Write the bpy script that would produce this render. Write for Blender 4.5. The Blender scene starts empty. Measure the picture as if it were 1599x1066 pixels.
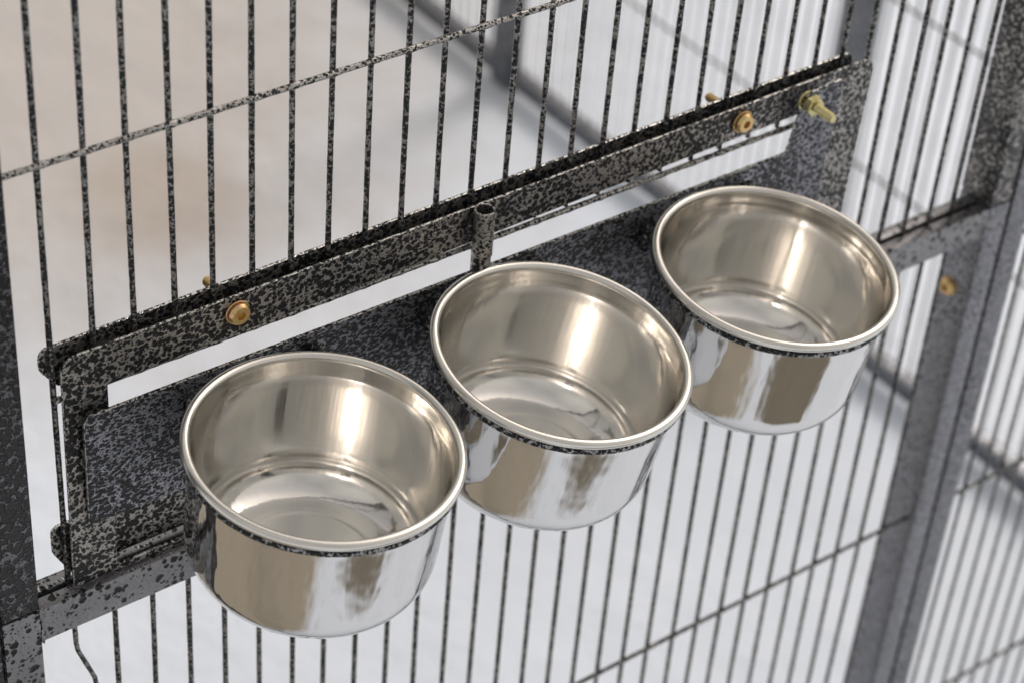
import bpy, bmesh, math, random
from mathutils import Vector, Matrix
random.seed(7)
scene = bpy.context.scene
COL = scene.collection
GV = 1205.0                       # drop from the datum line down to the ground, millimetres

def P(u, v, w):                   # millimetres along / down / into the cage -> metres
    return Vector((u * .001, w * .001, (GV - v) * .001))

# ------------------------------------------------------------------ camera
cam_d = bpy.data.cameras.new("camera"); cam = bpy.data.objects.new("camera", cam_d); COL.objects.link(cam)
scene.camera = cam
A_, B_, C_ = (-0.686477,0.672596,0.088891)
cy, sy, cx, sx, cz, sz = math.cos(A_), math.sin(A_), math.cos(B_), math.sin(B_), math.cos(C_), math.sin(C_)
Ry = Matrix(((cy, 0, sy), (0, 1, 0), (-sy, 0, cy))); Rx = Matrix(((1, 0, 0), (0, cx, -sx), (0, sx, cx))); Rz = Matrix(((cz, -sz, 0), (sz, cz, 0), (0, 0, 1)))
M = Rz @ Rx @ Ry
o_ = -(M.transposed() @ Vector((-205.0746,-127.7641,956.5697)))
cv = lambda r: Vector((r[0], r[2], -r[1]))
right, down, fwd = cv(M[0]), cv(M[1]), cv(M[2])
rot = Matrix((right, -down, -fwd)).transposed()
cam.matrix_world = Matrix.Translation(P(*o_)) @ rot.to_4x4()
cam_d.sensor_width = 36; cam_d.lens = 3528.181 / 1599 * 36
cam_d.clip_start = .05; cam_d.clip_end = 500
cam_d.dof.use_dof = True; cam_d.dof.focus_distance = 1.12; cam_d.dof.aperture_fstop = 8.0; cam_d.dof.aperture_blades = 9

# ------------------------------------------------------------------ sky, sun, exposure
SUN_EL, SUN_AZ = math.radians(43), math.radians(80)      # azimuth from +Y towards +X
world = bpy.data.worlds.new("World"); scene.world = world; world.use_nodes = True
wt = world.node_tree; bg = wt.nodes["Background"]
sky = wt.nodes.new("ShaderNodeTexSky"); sky.sky_type = 'NISHITA'; sky.sun_disc = False
sky.sun_elevation = SUN_EL; sky.sun_rotation = SUN_AZ
sky.air_density = .3; sky.dust_density = 8.0; sky.ozone_density = 0; sky.altitude = 50
# thin overcast: soft cream-white cloud over the clear sky
tcw = wt.nodes.new("ShaderNodeTexCoord"); cn = wt.nodes.new("ShaderNodeTexNoise"); cn.inputs["Scale"].default_value = 1.6; cn.inputs["Detail"].default_value = 4.0
wt.links.new(tcw.outputs["Generated"], cn.inputs["Vector"])
cm = wt.nodes.new("ShaderNodeMapRange"); cm.inputs["From Min"].default_value = .35; cm.inputs["From Max"].default_value = .65; cm.inputs["To Min"].default_value = .50; cm.inputs["To Max"].default_value = .92
wt.links.new(cn.outputs["Fac"], cm.inputs["Value"])
mx = wt.nodes.new("ShaderNodeMix"); mx.data_type = 'RGBA'; mx.inputs[7].default_value = (3.9, 3.72, 3.4, 1)
wt.links.new(cm.outputs["Result"], mx.inputs[0]); wt.links.new(sky.outputs[0], mx.inputs[6])
wt.links.new(mx.outputs[2], bg.inputs[0]); bg.inputs[1].default_value = .135
sun_d = bpy.data.lights.new("sun", 'SUN'); sun_d.energy = .6; sun_d.angle = math.radians(16); sun_d.color = (1, .96, .91)
sun = bpy.data.objects.new("sun", sun_d); COL.objects.link(sun)
sd = Vector((math.sin(SUN_AZ) * math.cos(SUN_EL), math.cos(SUN_AZ) * math.cos(SUN_EL), math.sin(SUN_EL)))
sun.rotation_euler = sd.to_track_quat('Z', 'Y').to_euler(); sun.location = (0, -3, 4)
scene.view_settings.view_transform = 'Standard'; scene.view_settings.look = 'None'
scene.view_settings.exposure = 0.45; scene.view_settings.gamma = 1
scene.cycles.max_bounces = 12; scene.cycles.glossy_bounces = 8; scene.cycles.use_denoising = True

# ------------------------------------------------------------------ materials
class NT:
    def __init__(s, name):
        s.m = bpy.data.materials.new(name); s.m.use_nodes = True; s.t = s.m.node_tree
        s.b = s.t.nodes["Principled BSDF"]; s.out = s.t.nodes["Material Output"]
    def n(s, kind, ins=None, **kw):
        nd = s.t.nodes.new("ShaderNode" + kind)
        for k, v in kw.items(): setattr(nd, k, v)
        for k, v in (ins or {}).items():
            if hasattr(v, "is_linked") or isinstance(v, bpy.types.NodeSocket): s.t.links.new(v, nd.inputs[k])
            else: nd.inputs[k].default_value = v
        return nd
    def link(s, a, b): s.t.links.new(a, b)
    def math(s, op, a, b=0.0, c=0.0, clamp=False):
        return s.n("Math", {0: a, 1: b, 2: c}, operation=op, use_clamp=clamp).outputs[0]
    def sstep(s, x, lo, hi):
        return s.n("MapRange", {"Value": x, "From Min": lo, "From Max": hi}, interpolation_type='SMOOTHSTEP', clamp=True).outputs[0]
    def mix(s, f, a, b):
        nd = s.n("Mix", data_type='RGBA')
        for i, v in ((0, f), (6, a), (7, b)):
            if isinstance(v, bpy.types.NodeSocket): s.link(v, nd.inputs[i])
            else: nd.inputs[i].default_value = v if not isinstance(v, tuple) else (*v, 1)
        return nd.outputs[2]
    def coords(s, per_object=True):
        tc = s.n("TexCoord").outputs["Object"]
        if not per_object: return tc
        r = s.n("ObjectInfo").outputs["Random"]
        off = s.n("CombineXYZ", {0: s.math('MULTIPLY', r, .37), 1: s.math('MULTIPLY', r, .91), 2: s.math('MULTIPLY', r, .53)}).outputs[0]
        return s.n("VectorMath", {0: tc, 1: off}, operation='ADD').outputs[0]

def hammertone(name, cell, cover, coverscale=35, sparse=False, light=(.36, .355, .35), bump=1.0, aspect=1.0):
    t = NT(name); co = t.coords()
    if aspect != 1.0:
        co = t.n("VectorMath", {0: co, 1: (1.0, 1.0, aspect)}, operation='MULTIPLY').outputs[0]
    warp = t.n("TexNoise", {"Vector": co, "Scale": 1 / (cell * 1.6), "Detail": 2.0})
    wv = t.n("VectorMath", {0: warp.outputs["Color"], 1: (.5, .5, .5)}, operation='SUBTRACT').outputs[0]
    wv = t.n("VectorMath", {0: wv, "Scale": cell * (.5 if sparse else .80)}, operation='SCALE').outputs[0]
    c2 = t.n("VectorMath", {0: co, 1: wv}, operation='ADD').outputs[0]
    vo = t.n("TexVoronoi", {"Vector": c2, "Scale": 1 / cell, "Randomness": 1.0}, feature='F1')
    dist = vo.outputs["Distance"]
    rc = t.n("SeparateColor", {0: vo.outputs["Color"]}).outputs[0]
    big = t.n("TexNoise", {"Vector": co, "Scale": coverscale, "Detail": 1.0}).outputs["Fac"]
    if sparse:
        rad = t.math('MULTIPLY', t.math('POWER', rc, 1.6), .60)
        rad = t.math('ADD', rad, t.math('MULTIPLY', t.math('SUBTRACT', big, .5), .25))
    else:
        rad = t.math('ADD', cover, t.math('MULTIPLY', t.math('SUBTRACT', big, .5), .45))
        rad = t.math('ADD', rad, t.math('MULTIPLY', t.math('SUBTRACT', rc, .5), .22))
    dd = t.math('SUBTRACT', dist, rad)
    if sparse:
        v2 = t.n("TexVoronoi", {"Vector": c2, "Scale": 1 / (cell * .42), "Randomness": 1.0}, feature='F1')
        r2 = t.math('MULTIPLY', t.math('POWER', t.n("SeparateColor", {0: v2.outputs["Color"]}).outputs[1], 2.5), .55)
        dd = t.math('MINIMUM', dd, t.math('MULTIPLY', t.math('SUBTRACT', v2.outputs["Distance"], r2), .42))
    else:                                                    # small pits between the big ones
        v2 = t.n("TexVoronoi", {"Vector": c2, "Scale": 1 / (cell * .40), "Randomness": 1.0}, feature='F1')
        r2 = t.math('MULTIPLY', t.n("SeparateColor", {0: v2.outputs["Color"]}).outputs[1], .62)
        dd = t.math('MINIMUM', t.math('ADD', dd, .07), t.math('MULTIPLY', t.math('SUBTRACT', v2.outputs["Distance"], r2), .45))
    edge = .045 if not sparse else .035
    veins = t.sstep(dd, -edge, edge)                        # 1 = silver, 0 = dark pit
    fine = t.n("TexNoise", {"Vector": co, "Scale": 2600.0, "Detail": 2.0}).outputs["Fac"]
    specks = t.sstep(fine, .54 if sparse else .60, .62 if sparse else .70)
    veins2 = t.math('MULTIPLY', veins, t.math('SUBTRACT', 1.0, t.math('MULTIPLY', specks, .55)))
    tone = t.mix(big, tuple(c * .8 for c in light), tuple(min(1, c * 1.2) for c in light))
    col = t.mix(veins2, (.009, .0095, .011), tone)
    t.link(col, t.b.inputs["Base Color"])
    t.link(t.math('MULTIPLY', veins2, .92), t.b.inputs["Metallic"])
    rough = t.math('ADD', .17, t.math('MULTIPLY', fine, .22))
    t.link(rough, t.b.inputs["Roughness"])
    t.b.inputs["Specular IOR Level"].default_value = .30
    h = t.math('ADD', t.sstep(dd, -.22, .10), t.math('MULTIPLY', fine, .22))
    bp = t.n("Bump", {"Height": h, "Strength": .65 * bump, "Distance": cell * .22})
    t.link(bp.outputs[0], t.b.inputs["Normal"])
    return t.m

HT_STRIP = hammertone("hammertone_dense", .0026, .63, 28, light=(.42, .40, .375), bump=1.3)
HT_PLATE = hammertone("hammertone_plate", .0025, .63, 22, light=(.35, .36, .40), bump=2.4, aspect=1.35)
HT_BAR = hammertone("hammertone_wire", .0023, .62, 60, light=(.27, .265, .255))
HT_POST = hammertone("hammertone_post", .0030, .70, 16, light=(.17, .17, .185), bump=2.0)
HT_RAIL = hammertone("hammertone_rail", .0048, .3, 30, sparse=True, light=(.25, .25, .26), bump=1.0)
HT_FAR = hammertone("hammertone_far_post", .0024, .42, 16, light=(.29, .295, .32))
HT_CROSS = hammertone("hammertone_cross_wire", .0022, .46, 60, light=(.40, .39, .37))
HT_SIDE = hammertone("hammertone_side_panel", .0056, .3, 30, sparse=True, light=(.22, .23, .25))
HT_EDGE = hammertone("hammertone_thin_lit_edge", .0022, .54, 60, light=(.62, .61, .58))
HT_RING = hammertone("hammertone_ring", .0022, .66, 60, light=(.36, .36, .37), bump=1.4)

def steel(name, brushed):
    t = NT(name); t.b.inputs["Metallic"].default_value = 1.0
    co = t.coords()
    if brushed:
        t.b.inputs["Base Color"].default_value = (.745, .73, .70, 1)
        t.b.inputs["Anisotropic"].default_value = .8; t.b.inputs["Anisotropic Rotation"].default_value = .25
        tg = t.n("Tangent", direction_type='RADIAL', axis='Z'); t.link(tg.outputs[0], t.b.inputs["Tangent"])
        st = t.n("VectorMath", {0: co, 1: (60., 60., 3500.)}, operation='MULTIPLY').outputs[0]
        nz = t.n("TexNoise", {"Vector": st, "Scale": 1.0, "Detail": 3.0}).outputs["Fac"]
        wob = t.n("TexNoise", {"Vector": co, "Scale": 26.0, "Detail": 2.0}).outputs["Fac"]
        ang = t.n("TexNoise", {"Vector": t.n("VectorMath", {0: t.n("TexCoord").outputs["Object"], 1: (1., 1., .05)}, operation='MULTIPLY').outputs[0], "Scale": 70.0, "Detail": 4.0}).outputs["Fac"]
        t.link(t.math('ADD', .055, t.math('MULTIPLY', nz, .10)), t.b.inputs["Roughness"])
        h = t.math('ADD', t.math('ADD', t.math('MULTIPLY', nz, .001), t.math('MULTIPLY', wob, .5)), t.math('MULTIPLY', ang, .8))
        bp = t.n("Bump", {"Height": h, "Strength": .25, "Distance": .0012}); t.link(bp.outputs[0], t.b.inputs["Normal"])
    else:
        t.b.inputs["Base Color"].default_value = (.70, .698, .695, 1)
        st = t.n("VectorMath", {0: co, 1: (1., 1., .35)}, operation='MULTIPLY').outputs[0]
        wob = t.n("TexNoise", {"Vector": st, "Scale": 42.0, "Detail": 3.0, "Roughness": .5}).outputs["Fac"]
        fine = t.n("TexNoise", {"Vector": t.n("VectorMath", {0: co, 1: (1., 1., .06)}, operation='MULTIPLY').outputs[0], "Scale": 900.0, "Detail": 2.0}).outputs["Fac"]
        t.link(t.math('ADD', .035, t.math('MULTIPLY', fine, .05)), t.b.inputs["Roughness"])
        ang = t.n("TexNoise", {"Vector": t.n("VectorMath", {0: co, 1: (1., 1., .07)}, operation='MULTIPLY').outputs[0], "Scale": 160.0, "Detail": 3.0}).outputs["Fac"]
        wob = t.math('ADD', wob, t.math('MULTIPLY', ang, .05))
        bp = t.n("Bump", {"Height": wob, "Strength": .65, "Distance": .0022}); t.link(bp.outputs[0], t.b.inputs["Normal"])
    return t.m
STEEL_IN = steel("brushed_stainless_steel", True)
STEEL_OUT = steel("polished_stainless_steel", False)
t = NT("satin_stainless_rim"); t.b.inputs["Metallic"].default_value = 1; t.b.inputs["Base Color"].default_value = (.69, .675, .63, 1)
t.b.inputs["Roughness"].default_value = .27; STEEL_RIM = t.m

t = NT("satin_stainless_floor"); t.b.inputs["Metallic"].default_value = 1; t.b.inputs["Base Color"].default_value = (.78, .77, .735, 1)
co = t.coords(); nz = t.n("TexNoise", {"Vector": co, "Scale": 70.0, "Detail": 4.0}).outputs["Fac"]
t.link(t.math('ADD', .13, t.math('MULTIPLY', nz, .10)), t.b.inputs["Roughness"])
bp = t.n("Bump", {"Height": nz, "Strength": .05, "Distance": .0008}); t.link(bp.outputs[0], t.b.inputs["Normal"]); STEEL_FLOOR = t.m

t = NT("yellow_zinc_plating"); co = t.coords()
nz = t.n("TexNoise", {"Vector": co, "Scale": 330.0, "Detail": 2.0}).outputs["Fac"]
cr = t.n("ValToRGB", {0: nz}); e = cr.color_ramp
e.elements[0].position = .33; e.elements[0].color = (.56, .50, .22, 1); e.elements[1].position = .68; e.elements[1].color = (.68, .38, .25, 1)
m_ = e.elements.new(.45); m_.color = (.64, .46, .20, 1); m_ = e.elements.new(.57); m_.color = (.70, .48, .24, 1)
t.link(cr.outputs[0], t.b.inputs["Base Color"]); t.b.inputs["Metallic"].default_value = .95; t.b.inputs["Roughness"].default_value = .28
ZINC = t.m
t = NT("olive_zinc_plating"); nz = t.n("TexNoise", {"Vector": t.coords(), "Scale": 300.0, "Detail": 2.0}).outputs["Fac"]
t.link(t.mix(t.sstep(nz, .35, .65), (.50, .47, .22), (.64, .55, .30)), t.b.inputs["Base Color"]); t.b.inputs["Metallic"].default_value = .95; t.b.inputs["Roughness"].default_value = .26
ZINC2 = t.m

t = NT("ground_pale_mottled"); tc = t.n("TexCoord").outputs["Object"]
n1 = t.n("TexNoise", {"Vector": tc, "Scale": 1.3, "Detail": 5.0, "Roughness": .6}).outputs["Fac"]
n2 = t.n("TexNoise", {"Vector": tc, "Scale": 7.0, "Detail": 6.0, "Roughness": .6}).outputs["Fac"]
n3 = t.n("TexNoise", {"Vector": tc, "Scale": 90.0, "Detail": 4.0}).outputs["Fac"]
sp = t.n("SeparateXYZ", {0: tc})
def blob(x, y, rx, ry, rag=.45, soft=.12):
    dx = t.math('DIVIDE', t.math('SUBTRACT', sp.outputs[0], x), rx); dy = t.math('DIVIDE', t.math('SUBTRACT', sp.outputs[1], y), ry)
    r = t.math('SQRT', t.math('ADD', t.math('MULTIPLY', dx, dx), t.math('MULTIPLY', dy, dy)))
    r = t.math('ADD', r, t.math('MULTIPLY', t.math('SUBTRACT', t.math('MULTIPLY_ADD', n1, .5, t.math('MULTIPLY', n2, .5)), .5), rag * 3))
    return t.math('SUBTRACT', 1.0, t.sstep(r, 1 - soft, 1 + soft))
sand = t.math("MULTIPLY", blob(.7, 2.05, .78, .88, .35, .4), .7)
pale = t.mix(n1, (.67, .735, .83), (.76, .82, .90))
col = t.mix(sand, pale, t.mix(n2, (.40, .34, .285), (.52, .46, .40)))
col = t.mix(t.math("MULTIPLY", blob(.80, 1.38, .10, .12, .2, .6), .5), col, (.40, .32, .25))
col = t.mix(blob(-.90, .10, .80, 1.15, .12, .16), col, t.mix(n2, (.29, .26, .205), (.385, .345, .275)))
col = t.mix(blob(.42, -1.16, .66, .40, .16, .18), col, t.mix(n2, (.15, .135, .105), (.205, .185, .145)))
t.link(col, t.b.inputs["Base Color"]); t.b.inputs["Roughness"].default_value = .85
bp = t.n("Bump", {"Height": t.math('ADD', n2, t.math('MULTIPLY', n3, .1)), "Strength": .5, "Distance": .03}); t.link(bp.outputs[0], t.b.inputs["Normal"])
GROUND = t.m

# ------------------------------------------------------------------ helpers
def link(name, me, mat, parent=None, smooth=True):
    o = bpy.data.objects.new(name, me); COL.objects.link(o)
    if mat and not me.materials: me.materials.append(mat)
    if parent: o.parent = parent
    return o
def smooth_by_angle(me, deg=40):
    for p in me.polygons: p.use_smooth = True
    me.set_sharp_from_angle(angle=math.radians(deg))
def fin(bm, name, sm=40):
    bmesh.ops.recalc_face_normals(bm, faces=bm.faces)
    me = bpy.data.meshes.new(name); bm.to_mesh(me); bm.free(); smooth_by_angle(me, sm); return me
def thing(name, label, cat, loc=(0, 0, 0), group=None):
    o = bpy.data.objects.new(name, None); COL.objects.link(o); o.location = loc; o.empty_display_size = .02
    o["label"] = label; o["category"] = cat
    if group: o["group"] = group
    return o
def box(name, u0, u1, v0, v1, w0, w1, mat, parent, org, bev=.0008, seg=2):
    bm = bmesh.new(); bmesh.ops.create_cube(bm, size=1)
    c = (P(u0, v0, w0) + P(u1, v1, w1)) / 2 ; s = Vector((abs(u1 - u0), abs(w1 - w0), abs(v1 - v0))) * .001
    for v in bm.verts: v.co = Vector((v.co.x * s.x, v.co.y * s.y, v.co.z * s.z))
    if bev: bmesh.ops.bevel(bm, geom=list(bm.edges), offset=bev, segments=seg, affect='EDGES', profile=.5)
    o = link(name, fin(bm, name), mat, parent); o.location = c - org; return o
def rod_mesh(name, L, r, n=12, seg=None, jit=.05, bend=.0004, pts=None, lumps=None):
    """rod along Z from 0 to -L, slightly lumpy like thick paint"""
    seg = seg or max(2, int(L / .006)); bm = bmesh.new(); rings = []
    ph = random.random() * 6
    for i in range(seg + 1):
        z = -L * i / seg; rr = r * (1 + random.uniform(-jit, jit)) * (1 + (.22 * max(0, 1 - abs(((-z - lumps[0] + lumps[1] / 2) % lumps[1]) - lumps[1] / 2) / .0035) if lumps else 0)); ox = bend * math.sin(z * 9 + ph); oy = bend * math.cos(z * 7 + ph)
        if pts:
            d = -z
            for (a, ua), (b, ub) in zip(pts, pts[1:]):
                if a <= d <= b: ox += ua + (ub - ua) * (d - a) / (b - a) if b > a else 0
        rings.append([bm.verts.new((ox + rr * math.cos(2 * math.pi * k / n), oy + rr * math.sin(2 * math.pi * k / n), z)) for k in range(n)])
    for a, b in zip(rings, rings[1:]):
        for k in range(n): bm.faces.new((a[k], a[(k + 1) % n], b[(k + 1) % n], b[k]))
    bm.faces.new(rings[0]); bm.faces.new(rings[-1][::-1])
    return fin(bm, name, 60)
def lathe(bm, prof, n=96, mi=0):
    rings = []
    for r, z in prof:
        if r < 1e-6: rings.append([bm.verts.new((0, 0, z))])
        else: rings.append([bm.verts.new((r * math.cos(2 * math.pi * k / n), r * math.sin(2 * math.pi * k / n), z)) for k in range(n)])
    for a, b in zip(rings, rings[1:]):
        for k in range(n):
            A = [a[k % len(a)], a[(k + 1) % len(a)]] if len(a) > 1 else [a[0]]
            B = [b[(k + 1) % len(b)], b[k % len(b)]] if len(b) > 1 else [b[0]]
            f = bm.faces.new(A + B); f.material_index = mi
def torus_mesh(name, R, r, n=96, m=14, a0=0, a1=2 * math.pi, jit=0):
    bm = bmesh.new(); rings = []; full = abs(a1 - a0 - 2 * math.pi) < 1e-6
    for i in range(n if full else n + 1):
        a = a0 + (a1 - a0) * i / n; rr = r * (1 + random.uniform(-jit, jit))
        rings.append([bm.verts.new(((R + rr * math.cos(2 * math.pi * k / m)) * math.cos(a), (R + rr * math.cos(2 * math.pi * k / m)) * math.sin(a), rr * math.sin(2 * math.pi * k / m))) for k in range(m)])
    L = len(rings)
    for i in range(L if full else L - 1):
        a, b = rings[i], rings[(i + 1) % L]
        for k in range(m): bm.faces.new((a[k], a[(k + 1) % m], b[(k + 1) % m], b[k]))
    if not full: bm.faces.new(rings[0]); bm.faces.new(rings[-1][::-1])
    return fin(bm, name, 80)
def rounded(pts, rads, n=6):
    """pts: list of (x,z) corners, rads: radius each -> poly with filleted corners"""
    out = []; N = len(pts)
    for i, (p, r) in enumerate(zip(pts, rads)):
        p = Vector(p); a = Vector(pts[i - 1]); b = Vector(pts[(i + 1) % N])
        if r <= 0: out.append(tuple(p)); continue
        da = (a - p).normalized(); db = (b - p).normalized()
        ang = da.angle(db); tl = r / math.tan(ang / 2); c = p + (da + db).normalized() * (r / math.sin(ang / 2))
        s = p + da * tl; e2 = p + db * tl
        a0 = math.atan2(s.y - c.y, s.x - c.x); a1 = math.atan2(e2.y - c.y, e2.x - c.x); d = (a1 - a0 + math.pi) % (2 * math.pi) - math.pi
        for k in range(n + 1): out.append((c.x + r * math.cos(a0 + d * k / n), c.y + r * math.sin(a0 + d * k / n)))
    return out
def plate(name, loops, thick, mat, parent, bev=.0003):
    """flat plate in XZ (loops in metres), thickness along Y, centred on y=0"""
    cu = bpy.data.curves.new(name + "_outline", 'CURVE'); cu.dimensions = '2D'; cu.fill_mode = 'BOTH'
    cu.extrude = thick / 2 - bev; cu.bevel_depth = bev; cu.bevel_resolution = 1; cu.offset = -bev
    for lp in loops:
        s = cu.splines.new('POLY'); s.points.add(len(lp) - 1); s.use_cyclic_u = True
        for i, (x, z) in enumerate(lp): s.points[i].co = (x, z, 0, 1)
    tmp = bpy.data.objects.new(name + "_tmp", cu); COL.objects.link(tmp)
    dg = bpy.context.evaluated_depsgraph_get(); me = bpy.data.meshes.new_from_object(tmp.evaluated_get(dg))
    bpy.data.objects.remove(tmp); bpy.data.curves.remove(cu)
    me.transform(Matrix.Rotation(math.radians(90), 4, 'X')); me.name = name
    smooth_by_angle(me, 35)
    me.materials.clear(); me.materials.append(mat); me.materials.append(HT_EDGE)   # silvery cut edges: thin paint, plus the light they catch put into the colour
    for p in me.polygons: p.material_index = 0 if abs(p.normal.y) > .95 else 1
    return link(name, me, mat, parent)
UZ = lambda u, v: (u * .001, -v * .001)

# ------------------------------------------------------------------ ground
bm = bmesh.new(); bmesh.ops.create_grid(bm, x_segments=4, y_segments=4, size=120)
g = link("ground", fin(bm, "ground"), GROUND); g["kind"] = "structure"
g["label"] = "pale mottled ground with tan patches, out of focus below the cage"

# ------------------------------------------------------------------ cage front panel (thing 1)
D = thing("bird_cage", "black and silver speckled metal bird cage of thin vertical bars, posts and rails", "bird cage", P(0, GV, 0))
OD = D.location.copy()
PR = 22.0; TOP = -330; RT, RB = 322.3, 344.8
def rod(name, me, u, v, w, parent, org, mat=None, rz=None):
    o = link(name, me, mat or HT_BAR, parent); o.location = P(u, v, w) - org
    o.rotation_euler = (0, 0, random.uniform(0, 6.28) if rz is None else rz); return o
full_up = [rod_mesh("vertical_bar", (RT + 3 - TOP) * .001, .00155) for _ in range(3)]
short_up = [rod_mesh("vertical_bar", (197 - TOP) * .001, .00155) for _ in range(4)]
for i in range(30):
    if 1 <= i <= 23: rod("vertical_bar", random.choice(short_up), i * PR, TOP, 0, D, OD)
    else: rod("vertical_bar", random.choice(full_up), i * PR, TOP, 0, D, OD)
LOWB = 1150
lows = [rod_mesh("vertical_bar", (LOWB - RB + 2) * .001, .00155, seg=90) for _ in range(4)]
for k in range(1, 30):
    rod("vertical_bar", random.choice(lows), 3.8 + k * PR, RB - 2, 0, D, OD)
bent = rod_mesh("vertical_bar", (LOWB - RB + 2) * .001, .00142, seg=130, bend=0, pts=[(0, 0), (.026, .0003), (.031, .001), (.056, .0095), (.064, .0105), (.9, .0105)])
bo = rod("vertical_bar", bent, 1.8, RB - 2, 0, D, OD, rz=0); bo["label"] = "kinked bar under the left end of the rail"
def hwire(u0, u1, v, w, parent, org, r=.0015, dv=0.0):
    pt = 20.0 if u0 > 700 else PR
    first = ((728 if u0 > 700 else (3.8 if v > RT else 0)) - u0) % pt
    L_ = (u1 - u0) * .001; me = rod_mesh("horizontal_wire", L_, r, bend=.0002, seg=int(L_ / .0022), lumps=(first * .001, pt * .001))
    o = link("horizontal_wire", me, HT_CROSS if v < 300 and u0 < 700 else HT_BAR, parent); o.location = P(u0, v, w) - org
    o.rotation_euler = (0, -math.pi / 2 + math.atan2(dv, u1 - u0), 0); return o
hwire(-21, 666, 63.1, -2.8, D, OD, .00158)
hwire(-21, 666, -180, -2.8, D, OD)
hwire(-1, 530, 198.4, -2.6, D, OD, .0016, dv=-.4)
hwire(-21, 666, 604.7, -2.8, D, OD); hwire(-21, 666, 845, -2.8, D, OD)
# posts and rails
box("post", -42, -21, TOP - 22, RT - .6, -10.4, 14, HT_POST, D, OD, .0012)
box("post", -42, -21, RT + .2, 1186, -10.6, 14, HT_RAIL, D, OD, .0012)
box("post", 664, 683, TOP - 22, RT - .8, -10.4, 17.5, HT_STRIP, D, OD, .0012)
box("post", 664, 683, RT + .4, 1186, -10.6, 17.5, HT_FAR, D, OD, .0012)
box("rail", -20.8, 663.8, RT, RB, -10.5, -1.6, HT_RAIL, D, OD, .0009)
box("rail", -20.8, 663.8, RT - .4, RB, 1.3, 10, HT_RAIL, D, OD, .0009)
box("rail_web", -20.8, 665.8, RT + 4, RB - 2, -1.7, 1.4, HT_POST, D, OD, 0)
box("rail", -20.8, 665.8, TOP - 22, TOP + 2, -8, 10, HT_POST, D, OD, .001)
box("rail", -20.8, 665.8, LOWB, LOWB + 30, -8, 10, HT_POST, D, OD, .001)

for u_, v_ in ((-20.4, RT + 3), (-20.4, RB - 4), (663.6, RB - 4)):
    bm = bmesh.new(); bmesh.ops.create_icosphere(bm, subdivisions=3, radius=1)
    for q_ in bm.verts:
        k_ = 1 + .15 * math.sin(q_.co.z * 9 + u_) + .1 * math.sin(q_.co.x * 7)
        q_.co = Vector((q_.co.x * .0016 * k_, q_.co.y * .0012 * k_, q_.co.z * .005 * k_))
    o = link("weld_bead", fin(bm, "weld_bead", 80), HT_RAIL, D); o.location = P(u_, v_, -10.4) - OD

# ------------------------------------------------------------------ adjoining panel to the right (thing 2)
E2 = D
OE = E2.location.copy()
box("post", 686.2, 706, TOP - 22, 1186, -10.6, 14, HT_FAR, E2, OE, .0012)
eb = [rod_mesh("vertical_bar", (LOWB - TOP) * .001, .0014, seg=120) for _ in range(3)]
for k in range(31): rod("vertical_bar", random.choice(eb), 728 + k * 20, TOP, 0, E2, OE)
for v in (110, 365, 606, 845): hwire(707, 1330, v, -2.8, E2, OE)
box("rail", 706.2, 1330, TOP - 22, TOP, -8, 10, HT_FAR, E2, OE, .001)
box("rail", 706.2, 1330, LOWB, LOWB + 30, -8, 10, HT_FAR, E2, OE, .001)
# neighbour on the left
E0 = D
box("post", -63.5, -43.4, TOP - 22, 1186, -10.6, 14, HT_POST, E0, E0.location.copy(), .0012)
box("foot", -62, -45, 1186.2, 1204.9, -7, 13, HT_POST, E0, E0.location.copy(), .0012)

# ------------------------------------------------------------------ side panel (thing 3)
S = D
OS = S.location.copy(); US = 1350
sb = [rod_mesh("vertical_bar", (1165 + 330) * .001, .0014, n=6, seg=8) for _ in range(2)]
k = 0; w = -20
while w < 2600:
    rod("vertical_bar", sb[k % 2], US, -330, w, S, OS); w += 20; k += 1
for v in (280, 495, 719, 943):
    me = rod_mesh("horizontal_wire", 2.65, .0018, n=6, seg=6, bend=0)
    o = link("horizontal_wire", me, HT_BAR, S); o.location = P(US - 3, v, -30) - OS; o.rotation_euler = (math.radians(90), 0, 0)
box("rail", US - 10, US + 10, 1167, 1193, -30, 2620, HT_SIDE, S, OS, .002)
box("rail", US - 12, US + 12, -352, -330, -30, 2620, HT_SIDE, S, OS, .002)
for w in (0, 740, 1374, 2600): box("post", US - 14, US + 14, -352, 1200, w - 20, w + 20, HT_SIDE, S, OS, .002)

# ------------------------------------------------------------------ feeder frame bolted to the bars (thing 4)
F = thing("bowl_feeder", "speckled flat metal feeder surround with a long slot, bolted across the bars behind the bowls", "bowl feeder", P(0, RT, -4.5))
OF = F.location.copy()
ROT = .0165
def fr(u, v): return UZ(u, v - ROT * u)
outer = rounded([fr(1.5, 172.8), fr(528.5, 175.5), fr(524.0, 323.5), fr(0.5, 323.5)], [.009, .009, .003, .003])
# keep the lower edge level with the rail
outer = [(x, max(z, -(RT - .8) * .001)) for x, z in outer]
win = [UZ(25.5, 197.0), UZ(503, 187.8), UZ(503, 317), UZ(25.5, 317.5)]
o = plate("frame_plate", [outer, win[::-1]], .0015, HT_STRIP, F); o.location = P(0, 0, -5.25) - OF
def nubstrip(v0, v1, ua, ub, name, r):
    pts = [UZ(ua, v0 - ROT * 0), UZ(ub, v0 - (5 if ub > 400 and v0 < 200 else 0)), UZ(ub, v1 - (5 if ub > 400 and v0 < 200 else 0)), UZ(ua + 9, v1), UZ(ua, v0 + (v1 - v0) * .5)]
    o = plate(name, [rounded(pts, [r, r, .003, .003, r])], .0018, HT_STRIP, F); o.location = P(0, 0, 3.2) - OF
nubstrip(169.5, 194.5, -5.5, 518, "clamp_plate", .006)
nubstrip(283.5, 318, -6.0, 518, "clamp_plate", .005)
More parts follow.
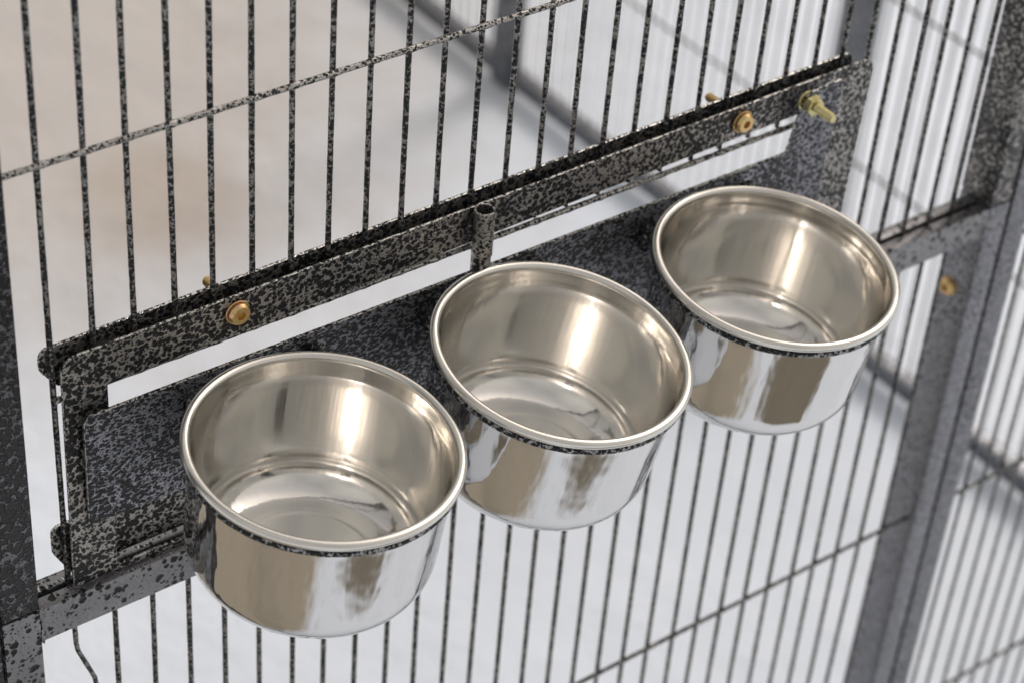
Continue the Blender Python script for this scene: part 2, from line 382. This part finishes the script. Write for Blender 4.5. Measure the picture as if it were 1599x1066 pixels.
# pivot sleeve on the frame
def tube_mesh(name, ro, ri, L, n=40):
    bm = bmesh.new(); lathe(bm, [(ri, -.0), (ri + .0003, .0), (ro - .0003, 0), (ro, -.0003), (ro, -L), (ri, -L), (ri, 0)], n)
    bmesh.ops.remove_doubles(bm, verts=bm.verts, dist=1e-7); return fin(bm, name, 40)
TU, TW = 242.6, -12.4
o = link("pivot_sleeve", tube_mesh("pivot_sleeve", .0057, .0046, .0285), HT_CROSS, F); o.location = P(TU, 168.6, TW) - OF
def weld(name, u, v, w, su, sv, sw, parent, org, mat, seed=0):
    bm = bmesh.new(); bmesh.ops.create_icosphere(bm, subdivisions=3, radius=1); rnd = random.Random(seed)
    ph = [rnd.uniform(0, 6) for _ in range(6)]
    for q_ in bm.verts:
        k_ = 1 + .12 * math.sin(q_.co.x * 5 + ph[0]) + .12 * math.sin(q_.co.z * 7 + ph[1]) + .08 * math.sin(q_.co.y * 6 + ph[2])
        q_.co = Vector((q_.co.x * su * .001 * k_, q_.co.y * sw * .001 * k_, q_.co.z * sv * .001 * k_))
    o = link(name, fin(bm, name, 80), mat, parent); o.location = P(u, v, w) - org; return o
weld("weld_bead", TU - 5.6, 181, -7.2, 2.2, 6.5, 1.8, F, OF, HT_RING, 1)

# bolts ------------------------------------------------------------
def thread_prof(r, z0, z1, pitch=.0013, depth=.0006):
    pr = [(0, z0), (r - depth, z0), ]; z = z0 + .0002 * (1 if z1 > z0 else -1); s = 1 if z1 > z0 else -1
    while (z1 - z) * s > pitch:
        pr += [(r - depth, z), (r, z + s * pitch * .5)]; z += s * pitch
    pr += [(r - depth, z), (r - depth, z1)]
    return pr
def hexring(r, z): return [(r * math.cos(math.radians(60 * k + 15)), r * math.sin(math.radians(60 * k + 15)), z) for k in range(6)]
def head_mesh():
    """button head, axis +Z outward, real hexagonal socket"""
    bm = bmesh.new(); n = 48
    prof = [(.0055, 0), (.0061, .0004), (.0061, .0014), (.0052, .0029), (.0049, .0032), (.0030, .00325)]
    rings = [[bm.verts.new((r * math.cos(2 * math.pi * k / n), r * math.sin(2 * math.pi * k / n), z)) for k in range(n)] for r, z in prof]
    for a, b in zip(rings, rings[1:]):
        for k in range(n): bm.faces.new((a[k], a[(k + 1) % n], b[(k + 1) % n], b[k]))
    def hexpt(k, R, z):
        a = 2 * math.pi * k / n; m = ((a + math.pi / 6) % (math.pi / 3)) - math.pi / 6; rr = R * math.cos(math.pi / 6) / math.cos(m)
        return (rr * math.cos(a), rr * math.sin(a), z)
    h1 = [bm.verts.new(hexpt(k, .0027, .0032)) for k in range(n)]; h2 = [bm.verts.new(hexpt(k, .0026, .0006)) for k in range(n)]
    for a, b in ((rings[-1], h1), (h1, h2)):
        for k in range(n): bm.faces.new((a[k], a[(k + 1) % n], b[(k + 1) % n], b[k]))
    bm.faces.new(h2); bm.faces.new(rings[0][::-1])
    return fin(bm, "bolt_head", 22)
def washer_mesh(R=.0069, h=.0012):
    bm = bmesh.new(); lathe(bm, [(.002, 0), (R - .0003, 0), (R, .0003), (R, h - .0003), (R - .0003, h), (.002, h), (.002, 0)], 48)
    return fin(bm, "washer", 35)
HEAD, WASH = head_mesh(), washer_mesh()
def shank(r, z0, z1, name="bolt_shank"):
    bm = bmesh.new(); lathe(bm, thread_prof(r, z0, z1) + [(0, z1)], 32); return fin(bm, name, 25)
SH = shank(.0028, -.0020, -.0315)
def bolt(u, v, w, parent, org, axis_out, label=None, sp=0.0):
    """axis_out: direction the head faces; head, shank and washer parent to a bolt mesh"""
    o = link("bolt", HEAD, ZINC, parent); o.location = P(u, v, w) - org
    o.rotation_euler = (Matrix.Rotation(0, 3, 'Z') @ Vector(axis_out).to_track_quat('Z', 'Y').to_matrix() @ Matrix.Rotation(sp, 3, 'Z')).to_euler()
    wz = link("washer", WASH, ZINC, o); wz.location = (0, 0, -.0013)
    s = link("threaded_shank", SH, ZINC, o); s.location = (0, 0, 0)
    if label: o["label"] = label
    return o
bolt(97.4, 181.6, -7.4, F, OF, (0, -1, 0), "left zinc plated socket bolt in the top strip", .3)
bolt(426.6, 178.2, -7.4, F, OF, (0, -1, 0), "right zinc plated socket bolt in the top strip", .9)
bolt(662.6, 397.5, 7.7, D, OD, (-1, 0, 0), "zinc plated bolt in the side of the right post", .2)

# ------------------------------------------------------------------ swing tray (thing 5)
TILT = -.08
G = thing("swing_tray", "speckled metal tray plate on a pivot tube with three wire hoops holding the bowls", "swing tray", P(TU, 206, -12.6))
OG = G.location.copy()
G.rotation_euler = (0, 0, 0)
pts = [UZ(8.0 - TU, 0 - .6), UZ(459.5 - TU, 0 + 1.0), UZ(464 - TU, -39.5), UZ(493.5 - TU, -41.5), UZ(496.0 - TU, 80), UZ(10.5 - TU, 76)]
sw = plate("swing_plate", [rounded(pts, [.0055, .002, .008, .004, .004, .003])], .0018, HT_PLATE, G)
sw.location = (0, 0, 0); sw.rotation_euler = (-TILT, 0, 0)
o = link("pivot_tube", tube_mesh("pivot_tube", .0053, .0036, .0140), HT_STRIP, G); o.location = P(TU - .3, 197.3, TW) - OG
# lock bolt and nut through the raised ear
BU, BV, BW = 466.8, 172.5, -14.0
o = link("lock_bolt", shank(.0030, .0, .0235, "lock_bolt"), ZINC2, G); o.location = P(BU, BV, BW) - OG; o.rotation_euler = (math.radians(90), 0, 0)
o["label"] = "zinc plated threaded bolt sticking out of the raised ear"
bm = bmesh.new(); n = 6
zz = [(.0057, 0), (.0064, .0006), (.0064, .0044), (.0057, .0050)]
rg = [[bm.verts.new((r * math.cos(math.radians(60 * k + 8)), r * math.sin(math.radians(60 * k + 8)), z)) for k in range(6)] for r, z in zz]
for a, b in zip(rg, rg[1:]):
    for k in range(6): bm.faces.new((a[k], a[(k + 1) % 6], b[(k + 1) % 6], b[k]))
bm.faces.new(rg[0][::-1]); bm.faces.new(rg[-1])
nut = link("hex_nut", fin(bm, "hex_nut", 20), ZINC2, o); nut.location = (0, 0, .0046)
w_ = link("washer", washer_mesh(.0062, .0012), ZINC2, o); w_.location = (0, 0, .0002)

# hoops + bowls ------------------------------------------------------
def bowl_basis(t_, s_):
    a = Vector((1, 0, -s_)).normalized()                       # right
    b = Vector((0, math.cos(t_), -math.sin(t_)))               # back
    up = a.cross(b).normalized(); b = up.cross(a)
    return Matrix((a, b, up)).transposed()
RIM = .0696; H = .0835
def bowl_meshes():
    rm = .0026; R0 = RIM - rm; zr = -rm                       # rolled rim tube centre
    n = 128
    # inner wall + floor
    bm = bmesh.new(); wi = R0 - rm * .75
    pr = [(wi + .0004, zr + .0016), (wi - .0002, zr), (wi - .0005, -.008), (wi - .0012, -.0105), (wi - .0016, -.013)]
    wall = wi - .0016; rb = .0215; fz = -H + .0012
    for k in range(1, 7): pr.append((wall - .0018 * k / 6, -.013 + (fz + rb + .013) * k / 6))
    wall -= .0018
    for k in range(1, 10):
        a = math.pi / 2 * k / 9; pr.append((wall - rb + rb * math.cos(a), fz + rb - rb * math.sin(a)))
    lathe(bm, pr, n); inner = fin(bm, "inner_wall", 80); bm = bmesh.new(); pr = [pr[-1]]
    pr += [(.0385, fz), (.0365, fz + .0001), (.0350, fz + .0005), (.0335, fz + .0008), (.0320, fz + .0009), (.02, fz + .0009), (0, fz + .0009)]
    lathe(bm, pr, n); floor_ = fin(bm, "bowl_floor", 80)
    # outer wall + underside
    bm = bmesh.new(); wo = RIM - .0042
    pr = [(wo + .0004, zr - .001), (wo, -.0062)]; rb = .0235
    for k in range(1, 7): pr.append((wo - .0020 * k / 6, -.0062 - (H - rb - .0062) * k / 6))
    w2 = wo - .0020
    for k in range(1, 12):
        a = math.pi / 2 * k / 11; pr.append((w2 - rb + rb * math.cos(a), -H + rb - rb * math.sin(a)))
    pr += [(.030, -H), (0, -H)]
    lathe(bm, pr, n); outer_ = fin(bm, "outer_wall", 80)
    rim = torus_mesh("rolled_rim", R0, rm, 128, 16)
    return inner, outer_, rim, floor_
INN, OUT, RIMM, FLR = bowl_meshes()
INN.materials.append(STEEL_IN); FLR.materials.append(STEEL_FLOOR); OUT.materials.append(STEEL_OUT); RIMM.materials.append(STEEL_RIM)
HOOP = torus_mesh("hoop", .0668, .0019, 120, 12, jit=.06)
BL = [(99.8, 210.1, -84, -.066, .066, "stainless steel bowl in the left hoop, nearest the camera and lowest in the photo"),
      (244.2, 212.2, -84, -.125, .098, "middle stainless steel bowl, in the hoop below the short pivot tube"),
      (391.4, 213.7, -84, -.092, .066, "stainless steel bowl in the right hoop, below the threaded bolt with the nut")]
for i, (u, v, w, t_, s_, lab) in enumerate(BL):
    b_ = bowl_basis(t_, s_)
    bw = thing("steel_bowl", lab, "bowl", P(u, v, w), "steel bowls hanging in the feeder hoops")
    bw.matrix_world = Matrix.Translation(P(u, v, w)) @ b_.to_4x4() @ Matrix.Rotation((.0, 2.3, 4.4)[i], 4, "Z")
    for nm, me in (("inner_wall", INN), ("bowl_floor", FLR), ("outer_wall", OUT), ("rolled_rim", RIMM)):
        c = bpy.data.objects.new(nm, me); COL.objects.link(c); c.parent = bw
        if nm == "rolled_rim": c.location = (0, 0, -.0026)
    hp = link("hoop", HOOP, HT_RING, G)
    hc = P(u, v, w) + b_ @ Vector((0, 0, -.0074))
    hp.matrix_local = Matrix.Translation(hc - OG) @ b_.to_4x4()
    # hoop ends welded down onto the plate
    for sgn in (-1, 1):
        bm = bmesh.new(); prev = None; n = 10; rings = []
        pth = [(sgn * 36.5, 3 + sgn * 2, -25), (sgn * 35.2, 2, -18.5), (sgn * 34.4, 5, -15.6), (sgn * 34.2, 12, -14.6), (sgn * 34, 25, -13.4)]
        pth = [P(u + a, v + b2 - 2, c2) - OG for a, b2, c2 in pth]
        for j, p in enumerate(pth):
            d = (pth[min(j + 1, len(pth) - 1)] - pth[max(j - 1, 0)]).normalized(); x = d.cross(Vector((1, .2, 0))).normalized(); y = d.cross(x)
            rr = .0026 * (1 + random.uniform(-.1, .1))
            rings.append([bm.verts.new(p + rr * (x * math.cos(2 * math.pi * k / n) + y * math.sin(2 * math.pi * k / n))) for k in range(n)])
        for a, b2 in zip(rings, rings[1:]):
            for k in range(n): bm.faces.new((a[k], a[(k + 1) % n], b2[(k + 1) % n], b2[k]))
        bm.faces.new(rings[0]); bm.faces.new(rings[-1][::-1])
        link("hoop_end", fin(bm, "hoop_end", 80), HT_RING, G)
